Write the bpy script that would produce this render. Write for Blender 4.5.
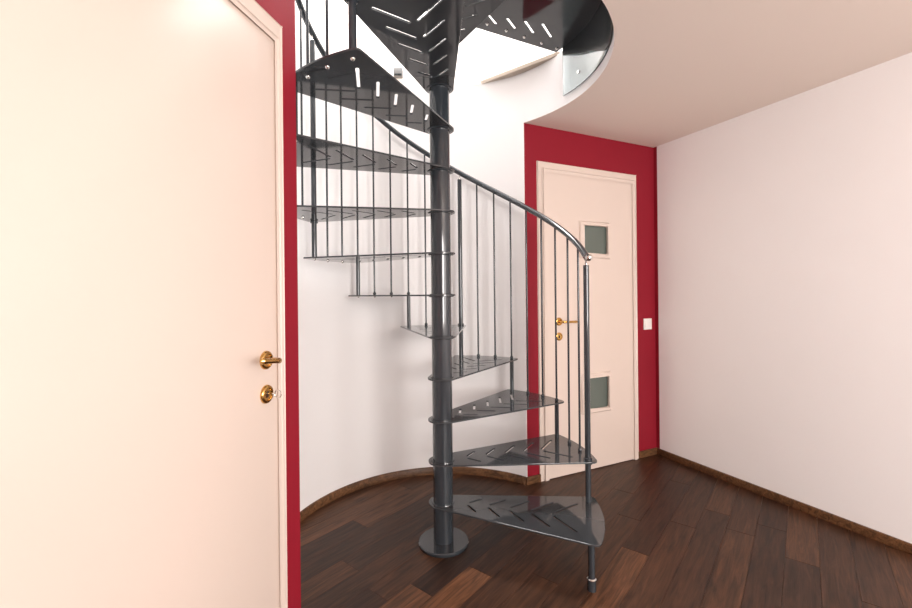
import bpy, bmesh, math, random
from math import sin, cos, radians, pi
from mathutils import Vector, Matrix

for _o in list(bpy.data.objects):
    bpy.data.objects.remove(_o, do_unlink=True)
SC = bpy.context.scene
COL = SC.collection
random.seed(7)

# ------------------------------------------------------------------ camera
EYE = 1.262
cam_d = bpy.data.cameras.new('camera')
cam_d.sensor_fit = 'HORIZONTAL'
cam_d.sensor_width = 36.0
cam_d.lens = 430.0 / 912.0 * 36.0
cam_d.shift_y = -10.6 / 912.0
cam_d.clip_start = 0.02
cam = bpy.data.objects.new('camera', cam_d)
COL.objects.link(cam)
cam.matrix_world = (Matrix.Translation((0, 0, EYE)) @ Matrix.Rotation(pi / 2, 4, 'X')
                    @ Matrix.Rotation(-0.0100, 4, 'Z'))
SC.camera = cam

# ------------------------------------------------------------------ world, lights, exposure
world = bpy.data.worlds.new('overcast_sky')
SC.world = world
world.use_nodes = True
bg = world.node_tree.nodes['Background']
bg.inputs[0].default_value = (0.93, 0.96, 1.0, 1)
bg.inputs[1].default_value = 2.0

def area(name, loc, rot, sx, sy, power, colour):
    d = bpy.data.lights.new(name, 'AREA')
    d.shape = 'RECTANGLE'; d.size = sx; d.size_y = sy
    d.energy = power; d.color = colour
    o = bpy.data.objects.new(name, d); COL.objects.link(o)
    o.location = loc; o.rotation_euler = rot
    return o
# daylight entering by the two windows beside and behind the photographer, and by the rooflight above the stairwell; the rear wash is added
area('window_daylight', (3.56, -1.11, 1.45), (pi / 2, 0, math.atan2(-.4254, -.9050) - pi / 2), 1.3, 1.3, 34, (1.0, 0.95, 0.91))
area('window_daylight_rear', (1.9, -1.72, 1.45), (pi / 2, 0, 0), 1.3, 1.3, 80, (1.0, 0.95, 0.91))
area('rooflight_daylight', (0.1, 1.95, 5.08), (0, 0, 0), 1.8, 1.4, 17, (1.0, 0.99, 0.97))
area('added_rear_wall_wash', (0.2, 3.5, 5.08), (0, 0, 0), 4.2, 0.8, 150, (1.0, 0.99, 0.97))  # added lamp out of view, only there to wash the upper rear wall white

vs = SC.view_settings
SC.display_settings.display_device = 'sRGB'
vs.view_transform = 'Standard'; vs.look = 'None'
vs.exposure = 0.62; vs.gamma = 1.0; vs.use_curve_mapping = False

# ------------------------------------------------------------------ helpers
def tag(o, label=None, cat=None, group=None, kind=None):
    if label: o['label'] = label
    if cat: o['category'] = cat
    if group: o['group'] = group
    if kind: o['kind'] = kind
    return o

def empty(name, loc=(0, 0, 0), rz=0.0):
    o = bpy.data.objects.new(name, None); COL.objects.link(o)
    o.empty_display_size = 0.1
    o.location = loc; o.rotation_euler = (0, 0, rz)
    return o

def link(name, mesh, mat, parent=None, loc=(0, 0, 0), rz=0.0):
    o = bpy.data.objects.new(name, mesh); COL.objects.link(o)
    if mat is not None and len(mesh.materials) == 0: mesh.materials.append(mat)
    if parent is not None: o.parent = parent
    o.location = loc; o.rotation_euler = (0, 0, rz)
    return o

class MB:
    """collects shapes, builds ONE mesh"""
    def __init__(self): self.bm = bmesh.new(); self.sm = []
    def add(self, V, F, smooth=False):
        vs_ = [self.bm.verts.new(v) for v in V]
        for f in F:
            try: fc = self.bm.faces.new([vs_[i] for i in f])
            except ValueError: continue
            fc.smooth = smooth
        return self
    def box(self, lo, hi, M=None):
        (a, b, c), (d, e, f) = lo, hi
        V = [(a,b,c),(d,b,c),(d,e,c),(a,e,c),(a,b,f),(d,b,f),(d,e,f),(a,e,f)]
        if M is not None: V = [M @ Vector(v) for v in V]
        return self.add(V, [(3,2,1,0),(4,5,6,7),(0,1,5,4),(1,2,6,5),(2,3,7,6),(3,0,4,7)])
    def tube(self, path, r, n=12, caps=True):
        P = [Vector(p) for p in path]; V = []; F = []
        m = len(P); rr = r if isinstance(r, (list, tuple)) else [r] * m
        up = None
        for i in range(m):
            t = (P[min(i+1, m-1)] - P[max(i-1, 0)]).normalized()
            if up is None:
                up = Vector((0, 0, 1)) if abs(t.z) < .9 else Vector((1, 0, 0))
            s = t.cross(up).normalized(); up = s.cross(t).normalized()
            for k in range(n):
                a = 2 * pi * k / n
                V.append(P[i] + s * (rr[i] * cos(a)) + up * (rr[i] * sin(a)))
        for i in range(m - 1):
            for k in range(n):
                k2 = (k + 1) % n
                F.append((i*n+k, i*n+k2, (i+1)*n+k2, (i+1)*n+k))
        self.add(V, F, True)
        if caps:
            self.add(V[:n], [tuple(range(n-1, -1, -1))]); self.add(V[-n:], [tuple(range(n))])
        return self
    def lathe(self, prof, n=32, M=None, smooth=True, a0=0.0, a1=2*pi):
        """prof: (r, z) pairs from bottom to top, around z; split at creases by repeating"""
        V = []; F = []; closed = abs(a1 - a0 - 2*pi) < 1e-6
        cols = n if closed else n + 1
        for (r, z) in prof:
            for k in range(cols):
                a = a0 + (a1 - a0) * k / n
                V.append((r*cos(a), r*sin(a), z))
        for i in range(len(prof) - 1):
            for k in range(n):
                k2 = (k + 1) % cols if closed else k + 1
                F.append((i*cols+k, i*cols+k2, (i+1)*cols+k2, (i+1)*cols+k))
        if M is not None: V = [M @ Vector(v) for v in V]
        return self.add(V, F, smooth)
    def prism(self, poly, z0, z1):
        n = len(poly)
        V = [(x, y, z0) for x, y in poly] + [(x, y, z1) for x, y in poly]
        F = [tuple(range(n-1, -1, -1)), tuple(range(n, 2*n))]
        F += [(i, (i+1) % n, n + (i+1) % n, n + i) for i in range(n)]
        return self.add(V, F)
    def mesh(self, name, bevel=0.0, seg=2):
        bm = self.bm
        bmesh.ops.remove_doubles(bm, verts=bm.verts, dist=1e-6)
        if bevel:
            es = [e for e in bm.edges if len(e.link_faces) == 2 and e.calc_face_angle(0) > radians(50)]
            bmesh.ops.bevel(bm, geom=es, offset=bevel, segments=seg, affect='EDGES', profile=.5)
        bmesh.ops.recalc_face_normals(bm, faces=bm.faces)
        me = bpy.data.meshes.new(name); bm.to_mesh(me); bm.free()
        try: me.set_sharp_from_angle(angle=radians(40))
        except Exception: pass
        return me
    def build(self, name, mat, parent=None, loc=(0, 0, 0), rz=0.0, bevel=0.0, seg=2):
        return link(name, self.mesh(name, bevel, seg), mat, parent, loc, rz)

# ------------------------------------------------------------------ materials
def new_mat(name):
    m = bpy.data.materials.new(name); m.use_nodes = True
    nt = m.node_tree; return m, nt, nt.nodes['Principled BSDF']
def N(nt, t, **kw):
    n = nt.nodes.new(t)
    for k, v in kw.items():
        if k in n.inputs: n.inputs[k].default_value = v
        else: setattr(n, k, v)
    return n
def plain(name, col, rough=.5, metal=0.0, spec=.5, coat=0.0, bump=0.0, bscale=60.0, var=0.0, vscale=3.0):
    m, nt, b = new_mat(name)
    b.inputs['Base Color'].default_value = (*col, 1)
    b.inputs['Roughness'].default_value = rough
    b.inputs['Metallic'].default_value = metal
    b.inputs['Specular IOR Level'].default_value = spec
    b.inputs['Coat Weight'].default_value = coat
    b.inputs['Coat Roughness'].default_value = .05
    tc = N(nt, 'ShaderNodeTexCoord')
    if bump:
        nz = N(nt, 'ShaderNodeTexNoise', Scale=bscale, Detail=4.0)
        nt.links.new(tc.outputs['Object'], nz.inputs['Vector'])
        bp = N(nt, 'ShaderNodeBump', Strength=bump, Distance=.002)
        nt.links.new(nz.outputs['Fac'], bp.inputs['Height'])
        nt.links.new(bp.outputs['Normal'], b.inputs['Normal'])
    if var:
        nz = N(nt, 'ShaderNodeTexNoise', Scale=vscale, Detail=3.0)
        nt.links.new(tc.outputs['Object'], nz.inputs['Vector'])
        mx = N(nt, 'ShaderNodeMix'); mx.data_type = 'RGBA'
        mx.inputs[6].default_value = (*[c * (1 - var) for c in col], 1)
        mx.inputs[7].default_value = (*[min(1, c * (1 + var)) for c in col], 1)
        nt.links.new(nz.outputs['Fac'], mx.inputs[0])
        nt.links.new(mx.outputs[2], b.inputs['Base Color'])
    return m

M = {}
M['white_wall'] = plain('white_wall_paint', (.88, .855, .85), .75, spec=.25, bump=.15, bscale=90, var=.015)
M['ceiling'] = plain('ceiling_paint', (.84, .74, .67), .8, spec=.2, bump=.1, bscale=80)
M['red_wall'] = plain('red_wall_paint', (.255, .0095, .022), .6, spec=.2, bump=.15, bscale=90, var=.05)
M['cream'] = plain('cream_door_lacquer', (.715, .60, .53), .3, spec=.45, var=.012)
M['steel'] = plain('charcoal_powder_coat', (.034, .040, .047), .09, spec=.6, coat=.25, var=.05, vscale=6)
M['plate'] = plain('charcoal_plate_coat', (.045, .049, .054), .07, spec=.6, coat=.1, var=.05, vscale=6)
M['chrome'] = plain('polished_steel', (.75, .74, .72), .12, metal=1.0)
M['brass'] = plain('polished_brass', (.72, .43, .14), .16, metal=1.0, var=.06, vscale=30)
M['dark_hole'] = plain('dark_keyhole', (.03, .012, .008), .5)
M['pane'] = plain('frosted_grey_glass', (.125, .148, .128), .25, spec=.5, bump=.25, bscale=150, var=.08, vscale=8)
M['switch'] = plain('white_switch_plastic', (.85, .82, .78), .35)
M['grey_box'] = plain('grey_plastic', (.11, .11, .11), .5)
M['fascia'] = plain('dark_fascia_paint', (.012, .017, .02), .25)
M['overhang'] = plain('pale_oak_board', (.52, .43, .35), .5, var=.1, vscale=12)

def glass_mat():
    m, nt, b = new_mat('clear_glass')
    b.inputs['Base Color'].default_value = (.80, .90, .92, 1)
    b.inputs['Roughness'].default_value = 0.0
    b.inputs['IOR'].default_value = 1.45
    b.inputs['Transmission Weight'].default_value = 1.0
    return m
M['glass'] = glass_mat()

def wood_mat(name, dark, light, rough=.42, bump=.25):
    """oak grain along local X, tone per object through the object's colour (a plank's own stain)"""
    m, nt, b = new_mat(name)
    tc = N(nt, 'ShaderNodeTexCoord'); oi = N(nt, 'ShaderNodeObjectInfo')
    off = N(nt, 'ShaderNodeVectorMath', operation='SCALE')
    nt.links.new(oi.outputs['Random'], off.inputs['Scale'])
    off.inputs[0].default_value = (37.0, 19.0, 5.0)
    add = N(nt, 'ShaderNodeVectorMath', operation='ADD')
    nt.links.new(tc.outputs['Object'], add.inputs[0]); nt.links.new(off.outputs[0], add.inputs[1])
    mp = N(nt, 'ShaderNodeMapping'); mp.inputs['Scale'].default_value = (1.6, 16.0, 16.0)
    nt.links.new(add.outputs[0], mp.inputs['Vector'])
    wv = N(nt, 'ShaderNodeTexNoise', Scale=2.2, Detail=7.0, Roughness=.62, Distortion=1.1)
    nt.links.new(mp.outputs[0], wv.inputs['Vector'])
    mp2 = N(nt, 'ShaderNodeMapping'); mp2.inputs['Scale'].default_value = (6.0, 170.0, 170.0)
    nt.links.new(add.outputs[0], mp2.inputs['Vector'])
    fine = N(nt, 'ShaderNodeTexNoise', Scale=1.5, Detail=3.0)
    nt.links.new(mp2.outputs[0], fine.inputs['Vector'])
    sep = N(nt, 'ShaderNodeSeparateColor')
    nt.links.new(oi.outputs['Color'], sep.inputs[0])
    base = N(nt, 'ShaderNodeMix'); base.data_type = 'RGBA'
    base.inputs[6].default_value = (*dark, 1); base.inputs[7].default_value = (*light, 1)
    nt.links.new(sep.outputs[0], base.inputs[0])
    rmp = N(nt, 'ShaderNodeMapRange'); rmp.inputs[1].default_value = .32; rmp.inputs[2].default_value = .68
    rmp.inputs[3].default_value = .38; rmp.inputs[4].default_value = 1.60
    nt.links.new(wv.outputs['Fac'], rmp.inputs[0])
    rf = N(nt, 'ShaderNodeMapRange'); rf.inputs[1].default_value = .3; rf.inputs[2].default_value = .7
    rf.inputs[3].default_value = .72; rf.inputs[4].default_value = 1.22
    nt.links.new(fine.outputs['Fac'], rf.inputs[0])
    mul = N(nt, 'ShaderNodeMath', operation='MULTIPLY')
    nt.links.new(rmp.outputs[0], mul.inputs[0]); nt.links.new(rf.outputs[0], mul.inputs[1])
    sc = N(nt, 'ShaderNodeVectorMath', operation='SCALE')
    nt.links.new(base.outputs[2], sc.inputs[0]); nt.links.new(mul.outputs[0], sc.inputs['Scale'])
    nt.links.new(sc.outputs[0], b.inputs['Base Color'])
    bp = N(nt, 'ShaderNodeBump', Strength=bump, Distance=.001)
    nt.links.new(mul.outputs[0], bp.inputs['Height']); nt.links.new(bp.outputs['Normal'], b.inputs['Normal'])
    b.inputs['Roughness'].default_value = rough
    b.inputs['Specular IOR Level'].default_value = .3
    return m
M['plank'] = wood_mat('dark_oak_plank', (.020, .009, .0056), (.150, .062, .027))
M['skirt'] = wood_mat('brown_baseboard_wood', (.11, .050, .022), (.17, .080, .036), .4)
M['subfloor'] = plain('dark_subfloor', (.012, .007, .005), .7)

# ------------------------------------------------------------------ plan of the place
PX, PY = -0.0742, 2.158            # stair axis
RISE, Z0 = 0.2076, 0.012           # tread tops at Z0 + n*RISE
RP = 0.7232                        # radius of the posts and of the handrail
TH0, DTH = radians(-28.97), radians(27.66)
RW = 0.835                         # radius of the round stairwell
CEIL, UPPER = 2.372, 2.702
A_R, A_L = radians(51.0), radians(235.7)        # where the round wall ends
LW = Vector((-0.5565, 1.4016)); LD = Vector((0.2205, 0.9754))     # left wall: point and direction
RA = Vector((0.5669, 2.8642)); RD = Vector((0.9050, 0.4254))      # red door wall
RC = RA + RD * 1.071                                              # far right corner
RWD = Vector((0.4254, -0.9050))                                   # right wall runs towards the viewer
BACK = -1.8
def polar(r, a): return (PX + r * cos(a), PY + r * sin(a))

left_end = LW + LD * 0.071
left_back = LW + LD * ((BACK - LW.y) / LD.y)
right_back = RC + RWD * ((BACK - RC.y) / RWD.y)
right_start = RA - RD * 0.129

FZ = .010          # finished floor level
# ------------------------------------------------------------------ floor with planks
room_poly = [tuple(left_end), tuple(left_back), tuple(right_back), tuple(RC), tuple(right_start)]
arc = [polar(RW, A_R + (A_L - A_R) * i / 40) for i in range(1, 40)]
floor_poly = room_poly + arc
mb = MB(); mb.prism(floor_poly, -0.06, FZ - 0.0135)
floor = mb.build('floor', M['subfloor'])
tag(floor, 'dark brown oak plank floor of the hall', 'floor', kind='structure')

def inside(x, y, poly):
    c = False; n = len(poly)
    for i in range(n):
        x1, y1 = poly[i]; x2, y2 = poly[(i+1) % n]
        if (y1 > y) != (y2 > y) and x < (x2-x1)*(y-y1)/(y2-y1)+x1: c = not c
    return c
UA = radians(51.0)
UU = Vector((cos(UA), sin(UA))); VV = Vector((sin(UA), -cos(UA)))
PW = 0.125
known = {   # strip: joints along the strip and the stain of each plank between them, as the photograph shows
    -8: ([1.0, 2.1], [.4, .5, .4]),
    -7: ([0.6, 1.95], [.3, .62, .4]),
    -6: ([0.5, 1.487], [.3, .16, .55]),
    -5: ([0.9, 2.35], [.3, .20, .35]),
    -4: ([0.1, 1.228, 2.2], [.3, .42, .22, .3]),
    -3: ([0.7, 1.9], [.3, .26, .3]),
    -2: ([0.2, 1.18, 2.33], [.3, .16, .36, .28]),
    -1: ([0.3, 1.312, 1.95], [.3, .72, .06, .30]),
    0: ([0.4, 1.565, 2.75], [.3, .95, .22, .30]),
    1: ([1.0, 2.2], [.3, .26, .34]),
    2: ([0.7, 1.7, 2.75], [.3, .30, .22, .26]),
    3: ([1.25, 2.45], [.3, .24, .2]),
    4: ([0.8, 2.148, 3.1], [.3, .62, .14, .24]),
    5: ([1.3, 2.55], [.3, .26, .20]),
}
plank_cache = {}
def plank(u0, u1, strip, tone):
    L = round(u1 - u0 - .0008, 3)
    if L not in plank_cache:
        q = MB(); q.box((-L/2, -PW/2 + .0003, -.0135), (L/2, PW/2 - .0003, 0))
        plank_cache[L] = q.mesh('plank', .0006, 1); plank_cache[L].materials.append(M['plank'])
    c = UU * ((u0+u1)/2) + VV * (-1.205 + PW*(strip + .5))
    o = link('plank', plank_cache[L], None, floor, (c.x, c.y, FZ), UA)
    o.color = (tone, tone, tone, 1)
for s in range(-16, 36):
    if s in known: js, tn = known[s]
    else:
        js, tn = [], []; u = -2.3 + random.random()
        while u < 5: js.append(round(u, 2)); tn.append(random.uniform(.1, .42)); u += random.choice((.9, 1.1, 1.3))
        tn.append(.3)
    js = [-3.2] + list(js) + [5.4]
    for i in range(len(js) - 1):
        a, b = js[i], js[i+1]
        # keep the stretch that lies inside the room
        ins = []
        for k in range(int((b-a)/.02)+1):
            u = a + k*.02
            for e in (.03, .5, .97):
                p = UU*u + VV*(-1.205 + PW*(s+e))
                if inside(p.x, p.y, floor_poly): ins.append(u); break
        if not ins: continue
        a2, b2 = max(a, min(ins) - .02), min(b, max(ins) + .02)
        while b2 - a2 > 2.4:       # out of view behind the viewer
            plank(a2, a2 + 1.2, s, random.uniform(.15, .4)); a2 += 1.2
        if b2 - a2 > .02: plank(a2, b2, s, tn[min(i, len(tn)-1)])

# ------------------------------------------------------------------ walls
def frame_matrix(p, d, z=0.0):
    """local x along d, local y into the room, z up"""
    d = Vector((d[0], d[1])).normalized()
    m = Matrix(((d.x, -d.y, 0, p[0]), (d.y, d.x, 0, p[1]), (0, 0, 1, z), (0, 0, 0, 1)))
    return m
WT = 0.10
# left wall: room lies to the right of LD, so run it backwards
ML = frame_matrix(left_end, -LD)
Lw = (left_back - left_end).length
mb = MB(); mb.box((0, -WT, -.06), (Lw, 0, CEIL + .05), ML)
tag(mb.build('wall_left', M['red_wall']), 'red painted wall around the near door with brass lever', 'wall', kind='structure')
# red wall of the far door
MR = frame_matrix(RC, -RD)          # x from the far corner towards the stair
Rl = (RC - right_start).length
mb = MB(); mb.box((-WT, -WT, -.06), (Rl, 0, CEIL + .05), MR)
tag(mb.build('wall_back', M['red_wall']), 'red painted wall around the far door with two small panes', 'wall', kind='structure')
# right wall: red paint returns a hand's width round the corner, white beyond
MRW = frame_matrix(right_back, -RWD)
RWl = (right_back - RC).length
WX0, WX1, WZ0, WZ1 = RWl - 5.60, RWl - 4.20, .78, 2.12         # window in it, out of view beside the viewer
mb = MB()
mb.box((0, -WT, -.06), (WX0, 0, CEIL + .05), MRW); mb.box((WX1, -WT, -.06), (RWl - .03, 0, CEIL + .05), MRW)
mb.box((WX0, -WT, -.06), (WX1, 0, WZ0), MRW); mb.box((WX0, -WT, WZ1), (WX1, 0, CEIL + .05), MRW)
wr = mb.build('wall_right', M['white_wall'])
tag(wr, 'plain white wall right of the light switch corner', 'wall', kind='structure')
mb = MB(); mb.box((RWl - .03, -WT, -.06), (RWl, 0, CEIL + .05), MRW)
mb.build('red_corner_return', M['red_wall'], wr)
mb = MB()
for x in (WX0, (WX0+WX1)/2 - .03, WX1 - .06): mb.box((x, -.09, WZ0), (x + .06, -.05, WZ1), MRW)
for z in (WZ0, WZ1 - .06): mb.box((WX0, -.09, z), (WX1, -.05, z + .06), MRW)
win = mb.build('window_1', M['cream']); tag(win, 'white framed window in the white right wall', 'window', kind='structure')
# wall behind the viewer
xa, xb = left_back.x - .1, right_back.x + .1
bx0, bx1 = 1.2, 2.6
mb = MB()
mb.box((xa, BACK - WT, -.06), (bx0, BACK, CEIL + .05)); mb.box((bx1, BACK - WT, -.06), (xb, BACK, CEIL + .05))
mb.box((bx0, BACK - WT, -.06), (bx1, BACK, WZ0)); mb.box((bx0, BACK - WT, WZ1), (bx1, BACK, CEIL + .05))
tag(mb.build('wall_front', M['white_wall']), 'white wall behind the viewer', 'wall', kind='structure')

mb = MB()
for x in (bx0, (bx0+bx1)/2 - .03, bx1 - .06): mb.box((x, BACK - .09, WZ0), (x + .06, BACK - .05, WZ1))
for z in (WZ0, WZ1 - .06): mb.box((bx0, BACK - .09, z), (bx1, BACK - .05, z + .06))
tag(mb.build('window_2', M['cream']), 'white framed window in the wall behind the viewer', 'window', kind='structure')
# round white wall of the stairwell
mb = MB()
n = 96
prof = [(RW, -.06), (RW, UPPER), (RW + .09, UPPER), (RW + .09, -.06), (RW, -.06)]
V = []; F = []
for i in range(n + 1):
    a = A_R + (A_L - A_R) * i / n
    for (r, z) in prof[:4]: x, y = polar(r, a); V.append((x, y, z))
for i in range(n):
    for k in range(4):
        k2 = (k + 1) % 4
        F.append((i*4+k, (i+1)*4+k, (i+1)*4+k2, i*4+k2))
F += [(0, 1, 2, 3), tuple(n*4 + k for k in (3, 2, 1, 0))]
mb.add(V, F, True)
tag(mb.build('wall_round', M['white_wall']), 'curved white wall wrapped around the spiral staircase', 'wall', kind='structure')

# ceiling and the slab edge around the opening
def poly_fill(name, outer, hole, z, mat, flip):
    bm = bmesh.new()
    def ring(p):
        vs_ = [bm.verts.new((x, y, z)) for x, y in p]
        return [bm.edges.new((vs_[i], vs_[(i+1) % len(vs_)])) for i in range(len(vs_))]
    es = ring(outer) + (ring(hole) if hole else [])
    bmesh.ops.triangle_fill(bm, edges=es, use_beauty=True, use_dissolve=False)
    for f in bm.faces:
        f.normal_update()
        if (f.normal.z > 0) == flip: f.normal_flip()
    me = bpy.data.meshes.new(name); bm.to_mesh(me); bm.free()
    return link(name, me, mat)
def r_open(i): return RW - .009 * min(1, i/8, (72 - i)/20)
near_arc = [polar(r_open(i), A_L + (A_R + 2*pi - A_L) * i / 72) for i in range(73)]     # room side of the opening
cp = [tuple(left_back), tuple(right_back), tuple(RC), tuple(right_start)] + near_arc[::-1][1:-1] + [tuple(left_end)]
ceil = poly_fill('ceiling', cp, None, CEIL, M['ceiling'], True)
tag(ceil, 'pale ceiling with the round stair opening', 'ceiling', kind='structure')
mb = MB(); V = []; F = []
for x, y in near_arc: V += [(x, y, CEIL), (x, y, UPPER)]
for i in range(72): F.append((2*i, 2*i+2, 2*i+3, 2*i+1))
mb.add(V, F, True)
tag(mb.build('trim_1', M['white_wall']), 'white curved slab edge lining the round ceiling opening', 'trim', kind='structure')

# ------------------------------------------------------------------ upper room (seen through the opening)
ux0, ux1, uy0, uy1, uz1 = -2.3, 2.7, -.3, 4.0, 5.15
circ = near_arc + [polar(RW + .004, A_R + (A_L - A_R) * i / 60) for i in range(1, 60)]
uf = poly_fill('upper_floor', [(ux0, uy0), (ux1, uy0), (ux1, uy1), (ux0, uy1)], circ, UPPER + .001, M['overhang'], False)
tag(uf, 'wooden floor of the room above', 'floor', kind='structure')
mb = MB()
mb.box((ux0 - WT, uy0 - WT, UPPER), (ux0, uy1 + WT, uz1)); mb.box((ux1, uy0 - WT, UPPER), (ux1 + WT, uy1 + WT, uz1))
mb.box((ux0, uy1, UPPER), (ux1, uy1 + WT, uz1)); mb.box((ux0, uy0 - WT, UPPER), (ux1, uy0, uz1))
tag(mb.build('wall_upper', M['white_wall']), 'bright white wall of the room above the opening', 'wall', kind='structure')
mb = MB()
# rooflight opening over the stair, and an added slot for the rear wall wash
mb.box((ux0, uy0, uz1), (ux1, 1.25, uz1 + .1)); mb.box((ux0, 2.65, uz1), (ux1, 3.1, uz1 + .1)); mb.box((ux0, 3.9, uz1), (ux1, uy1, uz1 + .1))
mb.box((ux0, 1.25, uz1), (-.8, 2.65, uz1 + .1)); mb.box((1.0, 1.25, uz1), (ux1, 2.65, uz1 + .1))
mb.box((ux0, 3.1, uz1), (-1.9, 3.9, uz1 + .1)); mb.box((2.3, 3.1, uz1), (ux1, 3.9, uz1 + .1))
tag(mb.build('ceiling_upper', M['white_wall']), 'white ceiling of the room above with a rooflight and an added light slot', 'ceiling', kind='structure')

# straight board of the upper floor reaching over the curved wall
a0, a1 = radians(31.5), radians(72.0)
seg = [polar(RW + .002, a0 + (a1 - a0) * i / 16) for i in range(17)]
mb = MB(); mb.prism(seg, UPPER - .004, UPPER + .018)
ob = mb.build('trim_2', M['overhang'])
tag(ob, 'pale straight floorboard edge overhanging the curved wall above', 'trim', kind='structure')

# ------------------------------------------------------------------ baseboards
BH, BT = FZ + .049, .014
def arc_strip(r0, r1, z0, z1, a, b, n, mb):
    V = []; F = []
    for i in range(n + 1):
        t = a + (b - a) * i / n
        for (r, z) in ((r0, z0), (r0, z1 - .006), (r0 + .005, z1), (r1, z1), (r1, z0)):
            x, y = polar(r, t); V.append((x, y, z))
    for i in range(n):
        for k in range(5):
            k2 = (k + 1) % 5
            F.append((i*5+k, (i+1)*5+k, (i+1)*5+k2, i*5+k2))
    F += [tuple(range(5)), tuple(n*5 + k for k in range(4, -1, -1))]
    mb.add(V, F, True)
mb = MB(); arc_strip(RW - BT, RW, FZ, BH, A_R + .004, A_L - .01, 80, mb)
o = mb.build('baseboard_round', M['skirt']); o.color = (.4, .4, .4, 1)
tag(o, 'bent brown wooden baseboard along the curved white wall', 'baseboard', kind='structure')
for nm, s0, s1, lab in (('baseboard_back', 1.071 - .872, 0, 'brown baseboard under the light switch'),
                        ('baseboard_middle', Rl + BT*.6, 1.071 + .024, 'short brown baseboard between the curved wall and far door')):
    mb = MB(); mb.box((min(s0, s1), 0, FZ), (max(s0, s1), BT, BH), MR)
    o = mb.build(nm, M['skirt'], bevel=.003); o.color = (.4, .4, .4, 1)
    tag(o, lab, 'baseboard', kind='structure')
mb = MB(); mb.box((0, 0, FZ), (RWl - BT, BT, BH), MRW)
o = mb.build('baseboard_right', M['skirt'], bevel=.003); o.color = (.4, .4, .4, 1)
tag(o, 'brown baseboard along the plain white right wall', 'baseboard', kind='structure')
mb = MB(); mb.box((.071 + .93, 0, FZ), (Lw, BT, BH), ML)
o = mb.build('baseboard_left', M['skirt'], bevel=.003); o.color = (.4, .4, .4, 1)
tag(o, 'brown baseboard along the red wall beyond the near door', 'baseboard', kind='structure')

# ------------------------------------------------------------------ doors
def dish(mb, c, r, t, Mx):
    """round escutcheon on a door face: axis along local y"""
    R = Mx @ Matrix.Translation(c) @ Matrix.Rotation(-pi/2, 4, 'X')
    mb.lathe([(r, 0), (r, t*.35), (r*.93, t*.75), (r*.80, t), (r*.70, t), (r*.62, t*.55), (0.0005, t*.5)], 32, R)

def u_prism(q, Mx, x0, x1, z0, z1, b, y0, y1):
    poly = [(x0, z0), (x0, z1), (x1, z1), (x1, z0), (x1 - b, z0), (x1 - b, z1 - b), (x0 + b, z1 - b), (x0 + b, z0)]
    n = 8; V = [Mx @ Vector((x, y, z)) for y in (y0, y1) for x, z in poly]
    quads = [(0, 1, 6, 7), (1, 2, 5, 6), (2, 3, 4, 5)]
    q.add(V, quads + [tuple(8 + i for i in f[::-1]) for f in quads] + [(i, (i+1) % n, n + (i+1) % n, n + i) for i in range(n)])
def ring_prism(q, Mx, x0, x1, z0, z1, b, y0, y1):
    o_ = [(x0, z0), (x1, z0), (x1, z1), (x0, z1)]; i_ = [(x0 + b, z0 + b), (x1 - b, z0 + b), (x1 - b, z1 - b), (x0 + b, z1 - b)]
    V = [Mx @ Vector((x, y, z)) for y in (y0, y1) for x, z in o_ + i_]; F = []
    for k in range(4):
        j = (k + 1) % 4
        F += [(k, j, 4 + j, 4 + k), (8 + k, 8 + j, 12 + j, 12 + k), (k, j, 8 + j, 8 + k), (4 + k, 4 + j, 12 + j, 12 + k)]
    q.add(V, F)

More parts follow.
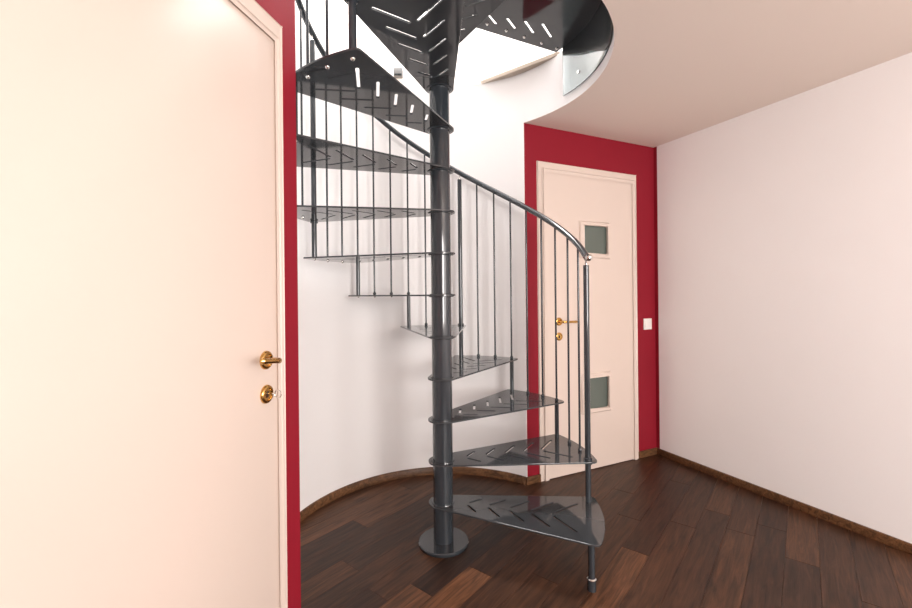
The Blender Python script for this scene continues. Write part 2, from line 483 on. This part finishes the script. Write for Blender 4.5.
def make_door(name, label, Mx, w, h, hinge_at, lever_z, key_z, lever_x, lever_dir, panes, key, ft=.007, lt=.012, leaf_drop=.045, lever_len=1.0, lever_rise=-.02, lx0=.036, ew=.022):
    """Mx: local x along the wall with x=0..w, y out of the wall, z up"""
    root = empty(name, Mx.translation); tag(root, label, 'door', kind='structure')
    inv = Matrix.Translation(-Mx.translation) @ Mx
    fw = .050
    q = MB()
    u_prism(q, inv, 0, w, FZ, h, fw, 0, ft)
    q.build('door_frame', M['cream'], root, bevel=.004)
    lt0 = .004
    lx1, lz0, lz1 = w - .022, FZ + .006, h - leaf_drop
    # leaf with openings for the panes
    q = MB()
    if panes:
        px0, px1 = panes[0][0] + .018, panes[0][1] - .018
        q.box((lx0, lt0, lz0), (px0, lt, lz1), inv); q.box((px1, lt0, lz0), (lx1, lt, lz1), inv)
        zs = [lz0]
        for p in sorted(panes, key=lambda p: p[2]): zs += [p[2] + .018, p[3] - .018]
        zs.append(lz1)
        for i in range(0, len(zs), 2): q.box((px0, lt0, zs[i]), (px1, lt, zs[i+1]), inv)
        leaf = q.build('door_leaf', M['cream'], root)
    else:
        q.box((lx0, lt0, lz0), (lx1, lt, lz1), inv)
        leaf = q.build('door_leaf', M['cream'], root, bevel=.005, seg=3)
    for (x0, x1, z0, z1) in panes:
        q = MB(); b_ = .030
        ring_prism(q, inv, x0, x1, z0, z1, b_, lt - .002, lt + .015)
        fr = q.build('pane_frame', M['cream'], root, bevel=.0075, seg=1)
        q = MB(); q.box((x0 + .016, lt - .009, z0 + .016), (x1 - .016, lt - .004, z1 - .016), inv)
        q.build('window_pane', M['pane'], fr)['label'] = 'small frosted grey pane'
    q = MB(); u_prism(q, inv, lx0, lx1, lz0, lz1, ew, lt - .002, lt + .007)
    q.build('leaf_edge', M['cream'], root, bevel=.005, seg=3)
    # lever on a round rose
    lx = lever_x
    q = MB(); dish(q, Vector((lx, lt, lever_z)), .028, .009, inv)
    rose = q.build('lever_rose', M['brass'], root); rose['label'] = 'round polished brass rose'
    q = MB()
    pts = [(0, 0), (0, .032), (.004, .044), (.014, .050), (.04, .051), (.08, .050), (.108, .049), (.114, .047)]
    rad = [.0085, .0085, .0088, .0085, .0078, .0082, .0095, .006]
    q.tube([inv @ Vector((lx + lever_dir*a*lever_len, lt + .003 + b, lever_z + a*lever_rise)) for a, b in pts], rad, 14)
    q.build('lever_handle', M['brass'], root)['label'] = 'polished brass lever'
    q = MB(); dish(q, Vector((lx, lt, key_z)), .028, .009, inv)
    ke = q.build('keyhole_plate', M['brass'], root)
    q = MB(); q.box((lx - .004, lt + .004, key_z - .010), (lx + .004, lt + .0062, key_z + .008), inv)
    q.build('keyhole', M['dark_hole'], ke)
    if key:
        q = MB(); q.tube([inv @ Vector((lx, lt + .004, key_z + .002)), inv @ Vector((lx, lt + .030, key_z + .002))], .0028, 10)
        c = Vector((lx, lt + .040, key_z + .002))
        q.tube([inv @ (c + Vector((0, .011*cos(a), .011*sin(a)))) for a in [2*pi*i/24 for i in range(25)]], .0018, 8, False)
        q.build('key', M['chrome'], root)['label'] = 'small steel key with a ring bow'
    for z in hinge_at:
        q = MB(); hx = lx1 + .003
        for dz in (-.030, -.0005, ): q.tube([inv @ Vector((hx, lt - .002, z + dz)), inv @ Vector((hx, lt - .002, z + dz + .0285))], .0065, 12)
        q.build('hinge', M['chrome'], root)
    return root

# far door: local x from the stair side (s = -0.023) to the hinge side; y must point into the room
# run along -RD keeps y into the room, so mirror by describing the door from its hinge side
def flip_door_matrix(p, d):
    d = Vector((d[0], d[1])).normalized()      # local x = d, local y = to the right of d (left-handed frames avoided by caller)
    return Matrix(((d.x, d.y, 0, p[0]), (d.y, -d.x, 0, p[1]), (0, 0, 1, 0), (0, 0, 0, 1)))
p_far = RA + RD * (-.023)
S0 = .023
make_door('door_2', 'cream door with two small square panes in the red wall', flip_door_matrix(p_far, RD), .893, 2.134,
          (1.79, .32), 1.064, .963, .135 + S0, 1, [(.318 + S0, .594 + S0, 1.500, 1.757), (.322 + S0, .592 + S0, .411, .690)], False)
# near door: its lock edge is next to the red strip, hinges towards the viewer
make_door('door_1', 'plain cream door with brass lever and key beside the staircase', flip_door_matrix(LW - LD*.020, -LD)
          @ Matrix(((1,0,0,0),(0,-1,0,0),(0,0,1,0),(0,0,0,1))), .93, 2.122, (1.79, .32), 1.068, .966, .094, 1, [], True, .008, .010, .055, .78, .10, .030, .010)

# light switch
q = MB(); sx0, sx1 = 1.071 - 1.024, 1.071 - .940
q.box((sx0, 0, .972), (sx1, .009, 1.056), MR)
o = q.build('light_switch', M['switch'], bevel=.003)
tag(o, 'white square light switch on the red wall beside the far door', 'light switch')
q = MB(); q.box((sx0 + .014, .008, .986), (sx1 - .014, .013, 1.042), MR)
q.build('rocker', M['switch'], o, bevel=.002)
# small grey box on the upper wall
q = MB(); q.box((-.553, uy1 - .05, 3.263), (-.473, uy1, 3.343))
o = q.build('wall_box', M['grey_box'], bevel=.006)
tag(o, 'small grey box on the bright wall above the stairwell', 'wall box')
q = MB(); q.box((-.546, uy1 - .058, 3.270), (-.480, uy1 - .05, 3.283)); q.build('box_lid', M['fascia'], o)

# ------------------------------------------------------------------ spiral staircase
stair = empty('spiral_staircase', (PX, PY, 0))
tag(stair, 'charcoal steel spiral staircase with slotted treads and thin balusters', 'staircase')
ST, PL = M['steel'], M['plate']
PR, HUB, RT, TT = .050, .072, .767, .008

q = MB(); q.lathe([(.0005, 0), (.124, 0), (.126, .003), (.126, .014), (.122, .018), (.0005, .018)], 64)
q.build('base_plate', ST, stair, (0, 0, FZ))
q = MB(); q.lathe([(PR, FZ + .010), (PR, 3.75), (.001, 3.75)], 48)
q.build('pole', ST, stair)

def slot_poly(p0, p1, w=.0060, n=5):
    p0, p1 = Vector(p0), Vector(p1); d = (p1 - p0).normalized(); nrm = Vector((-d.y, d.x))
    out = []
    for c, s in ((p1, 1), (p0, -1)):
        for i in range(n + 1):
            a = -pi/2 + pi*i/n
            out.append(c + d*(s*w*cos(a)) + nrm*(s*w*sin(a)))
    return [(v.x, v.y) for v in out]

def plate_mesh(name, outline, holes, thick, bev=.0012):
    cu = bpy.data.curves.new(name + '_outline', 'CURVE'); cu.dimensions = '2D'; cu.fill_mode = 'BOTH'
    cu.extrude = thick/2 - bev; cu.bevel_depth = bev; cu.bevel_resolution = 1; cu.offset = -bev
    for poly in [outline] + holes:
        s = cu.splines.new('POLY'); s.points.add(len(poly) - 1); s.use_cyclic_u = True
        for pt, (x, y) in zip(s.points, poly): pt.co = (x, y, 0, 1)
    o = bpy.data.objects.new(name + '_tmp', cu); COL.objects.link(o)
    dg = bpy.context.evaluated_depsgraph_get()
    me = bpy.data.meshes.new_from_object(o.evaluated_get(dg))
    bpy.data.objects.remove(o, do_unlink=True); bpy.data.curves.remove(cu)
    me.name = name; me.materials.clear()
    for v in me.vertices: v.co.z -= thick/2
    for p in me.polygons: p.use_smooth = False
    return me

def chevrons(k0=0, k1=5):
    S = []
    for k in range(k0, k1):
        a = .130 + .1025*k; da = .046 + .0138*k; dc = .049 + .0148*k
        S.append(slot_poly((a, -.012), (a + da, -.012 - dc)))
        S.append(slot_poly((a + .004, .022), (a + .004 + da, .022 + dc)))
    return S
# round the corners by pulling the end arc points in
def soften(pts, half_f=radians(16.25), half_b=radians(17.6), r_f=.036, r_b=.020):
    out = []
    def tangent(half): return half + math.acos(HUB/RT)
    tf, tb = tangent(half_f), tangent(half_b)
    hub = [(HUB*cos(a), HUB*sin(a)) for a in [tb + (2*pi - tf - tb)*i/22 for i in range(23)]]
    def corner(sign, half, r):
        c = Vector((RT*cos(half), RT*sin(half)*sign))
        t = Vector(hub[0] if sign > 0 else hub[-1])
        e1 = c + (t - c).normalized()*r                      # on the straight edge
        a2 = half - r/RT; e2 = Vector((RT*cos(a2), RT*sin(a2)*sign))
        P = []
        for i in range(7):
            f = i/6; P.append(e1*(1-f)**2 + c*(2*f*(1-f)) + e2*f*f)
        return [(p.x, p.y) for p in P], a2
    lo, af = corner(-1, half_f, r_f); hi, ab = corner(1, half_b, r_b)
    out += lo
    for i in range(1, 14): a = -af + (af + ab)*i/14; out.append((RT*cos(a), RT*sin(a)))
    out += hi[::-1]
    out += hub
    return out
outline = soften(None)
tread_me = plate_mesh('tread', outline, chevrons(), TT); tread_me.materials.append(PL)
hubring = MB(); hubring.lathe([(PR, -.013), (.060, -.013), (.064, -.010), (.064, -TT)], 40)
hub_me = hubring.mesh('hub_collar'); hub_me.materials.append(ST)
hubtop = MB(); hubtop.lathe([(.058, 0), (.057, .003), (PR, .004)], 40)
hubtop_me = hubtop.mesh('hub_ring'); hubtop_me.materials.append(ST)
nut = MB(); nut.lathe([(.0005, -.009), (.0045, -.009), (.0075, -.005), (.009, -.003), (.009, 0)], 16)
nut_me = nut.mesh('bolt'); nut_me.materials.append(M['chrome'])

def ang(k): return TH0 + DTH*k
def ztop(n): return Z0 + RISE*n
def zrail(k): return 1.442 + .2085*max(k - 1, -.06)
def loc(k, r=RP): a = ang(k); return (r*cos(a), r*sin(a))

treads = {}
for n_ in range(1, 13):
    t = link('tread', tread_me, None, stair, (0, 0, ztop(n_)), ang(n_ - .5))
    treads[n_] = t
    link('hub_collar', hub_me, None, t); link('hub_ring', hubtop_me, None, t)
def put_bolt(n_, k, r=RP):
    if n_ not in treads: return
    a = ang(k) - ang(n_ - .5)
    link('bolt', nut_me, None, treads[n_], (r*cos(a), r*sin(a), -TT))

# quarter landing at the top
z_land = 2.712
la0, la1 = radians(-62), radians(31.7)
def landing_outline():
    R = .8115; P = []
    for i in range(33): a = la0 + (la1 - la0)*i/32; P.append((R*cos(a), R*sin(a)))
    ta = la1 + math.acos(HUB/R); tb = la0 - math.acos(HUB/R) + 2*pi
    for i in range(25): a = ta + (tb - ta)*i/24; P.append((HUB*cos(a), HUB*sin(a)))
    return P
b29 = radians(29.0)
def rot(p, a): return (p[0]*cos(a) - p[1]*sin(a), p[0]*sin(a) + p[1]*cos(a))
LS = []
for k in range(0, 5):
    a = .172 + .0975*k; da = .052 + .017*k
    LS.append(slot_poly(rot((a, -.028 - .026*k), b29), rot((a + da, .000 - .0155*k), b29)))
LS2 = []
for k in range(5):
    a = .20 + .1*k; LS2.append(slot_poly(rot((a, -.012), radians(-30)), rot((a + .05 + .013*k, -.06 - .014*k), radians(-30))))
    LS2.append(slot_poly(rot((a, .022), radians(-30)), rot((a + .05 + .013*k, .07 + .014*k), radians(-30))))
land_me = plate_mesh('landing', landing_outline(), LS + LS2, TT)
land = link('landing', land_me, PL, stair, (0, 0, z_land)); land['label'] = 'wide slotted steel landing plate at the top'
link('hub_collar', hub_me, None, land)
for r in (.292, .417, .541, .666, .780):
    link('bolt', nut_me, None, land, (r*cos(b29), r*sin(b29), -TT))

# posts, newels and balusters
q = MB(); q.tube([(0, 0, FZ), (0, 0, FZ + .045)], .0185, 20); foot_me = q.mesh('foot_sleeve')
x, y = loc(0)
q = MB(); q.tube([(0, 0, FZ), (0, 0, ztop(1) - TT)], .0145, 20)
p0 = q.build('floor_post', ST, stair, (x, y, 0))
fs = link('foot_sleeve', foot_me, ST, p0)
q = MB(); q.lathe([(.0145, FZ + .0455), (.0190, FZ + .0445), (.0195, FZ + .048), (.0150, FZ + .052)], 24); q.build('sleeve_ring', M['chrome'], p0)

base_me = MB().lathe([(.0058, .020), (.0068, .016), (.0095, .013), (.0108, .008), (.0095, .003), (.008, 0)], 16).mesh('baluster_foot')
base_me.materials.append(ST)
ring_me = MB().lathe([(.0155, .012), (.0205, .010), (.0205, .002), (.0155, 0)], 24).mesh('newel_ring'); ring_me.materials.append(ST)
pin_me = MB().lathe([(.004, 0), (.006, .001), (.0075, .006), (.006, .011), (.004, .014), (.004, .030)], 16).mesh('newel_pin')
pin_me.materials.append(M['chrome'])
KMAX = 12
i3 = 3
while i3 <= KMAX*3:
    k = i3/3.0; kk = i3 // 3
    x, y = loc(k); zr = zrail(k)
    if i3 % 9 == 3:                                   # thick newel post
        z0 = ztop(kk); top = zr - .046
        q = MB(); q.tube([(0, 0, z0), (0, 0, top)], .0142, 20)
        nw = q.build('newel_post', ST, stair, (x, y, 0))
        link('newel_ring', ring_me, None, nw, (0, 0, ztop(kk + 1)))
        link('newel_ring', ring_me, None, nw, (0, 0, ztop(kk + 1) - TT - .013))
        link('newel_pin', pin_me, None, nw, (0, 0, top))
        put_bolt(kk, k)
    else:
        m_ = kk + 1                                    # tread that carries it
        z0 = ztop(m_) if m_ <= 12 else z_land
        q = MB(); q.tube([(0, 0, z0), (0, 0, zr - .012)], .0056, 10)
        bl = q.build('baluster', ST, stair, (x, y, 0))
        link('baluster_foot', base_me, None, bl, (0, 0, z0))
        if i3 % 3 == 0:                                # spacer tube between two treads
            q = MB(); q.tube([(0, 0, ztop(kk)), (0, 0, z0 - TT)], .0122, 16)
            q.build('spacer_tube', ST, stair, (x, y, 0))
            put_bolt(kk, k)
        else: put_bolt(m_, k)
    i3 += 1
# handrail
path = []
ks = 1 - .16
for i in range(241):
    k = ks + (KMAX + .3 - ks)*i/240
    x, y = loc(k); path.append((x, y, zrail(k)))
q = MB(); q.tube(path, .0165, 16); hr = q.build('handrail', ST, stair)
hr['label'] = 'round charcoal handrail following the spiral'
p = Vector(path[0]); d = (Vector(path[0]) - Vector(path[1])).normalized()
q = MB(); q.tube([p - d*.002, p + d*.004, p + d*.010, p + d*.013], [.0172, .0172, .012, .004], 16)
q.build('rail_end_cap', M['chrome'], hr)

# ------------------------------------------------------------------ glass guard at the opening and the dark fascia behind it
def curved_panel(name, mat, r0, r1, a0, a1, zlo, zhi, n=40):
    q = MB(); V = []; F = []
    for i in range(n + 1):
        a = a0 + (a1 - a0)*i/n; z0 = zlo(a) if callable(zlo) else zlo
        for r, z in ((r0, z0), (r0, zhi), (r1, zhi), (r1, z0)): x, y = polar(r, a); V.append((x, y, z))
    for i in range(n):
        for k in range(4):
            k2 = (k + 1) % 4; F.append((i*4+k, (i+1)*4+k, (i+1)*4+k2, i*4+k2))
    F += [(0, 1, 2, 3), tuple(n*4 + k for k in (3, 2, 1, 0))]
    q.add(V, F, True); return q.build(name, mat)
g = curved_panel('glass_guard', M['glass'], .8175, .8235, radians(28.4), radians(-50), 2.425, 3.55)
tag(g, 'curved clear glass guard lining the round ceiling opening', 'glass guard')
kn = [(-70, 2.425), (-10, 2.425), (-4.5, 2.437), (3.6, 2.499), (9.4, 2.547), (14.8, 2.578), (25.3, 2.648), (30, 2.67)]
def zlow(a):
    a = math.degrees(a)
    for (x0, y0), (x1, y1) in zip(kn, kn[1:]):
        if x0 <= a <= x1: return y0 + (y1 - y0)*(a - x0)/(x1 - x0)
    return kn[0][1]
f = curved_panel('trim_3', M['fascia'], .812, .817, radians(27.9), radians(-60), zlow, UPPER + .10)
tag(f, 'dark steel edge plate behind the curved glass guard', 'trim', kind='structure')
for a, z in ((18.7, 2.502), (-1.1, 2.543)):
    a = radians(a); x, y = polar(.818, a)
    Mx = Matrix.Translation((x, y, z)) @ Matrix.Rotation(a, 4, 'Z') @ Matrix.Rotation(-pi/2, 4, 'Y')
    q = MB(); q.lathe([(.009, -.028), (.009, 0), (.0095, .001), (.009, .004), (.0005, .005)], 18, Mx)
    q.build('standoff_bolt', M['chrome'], g)
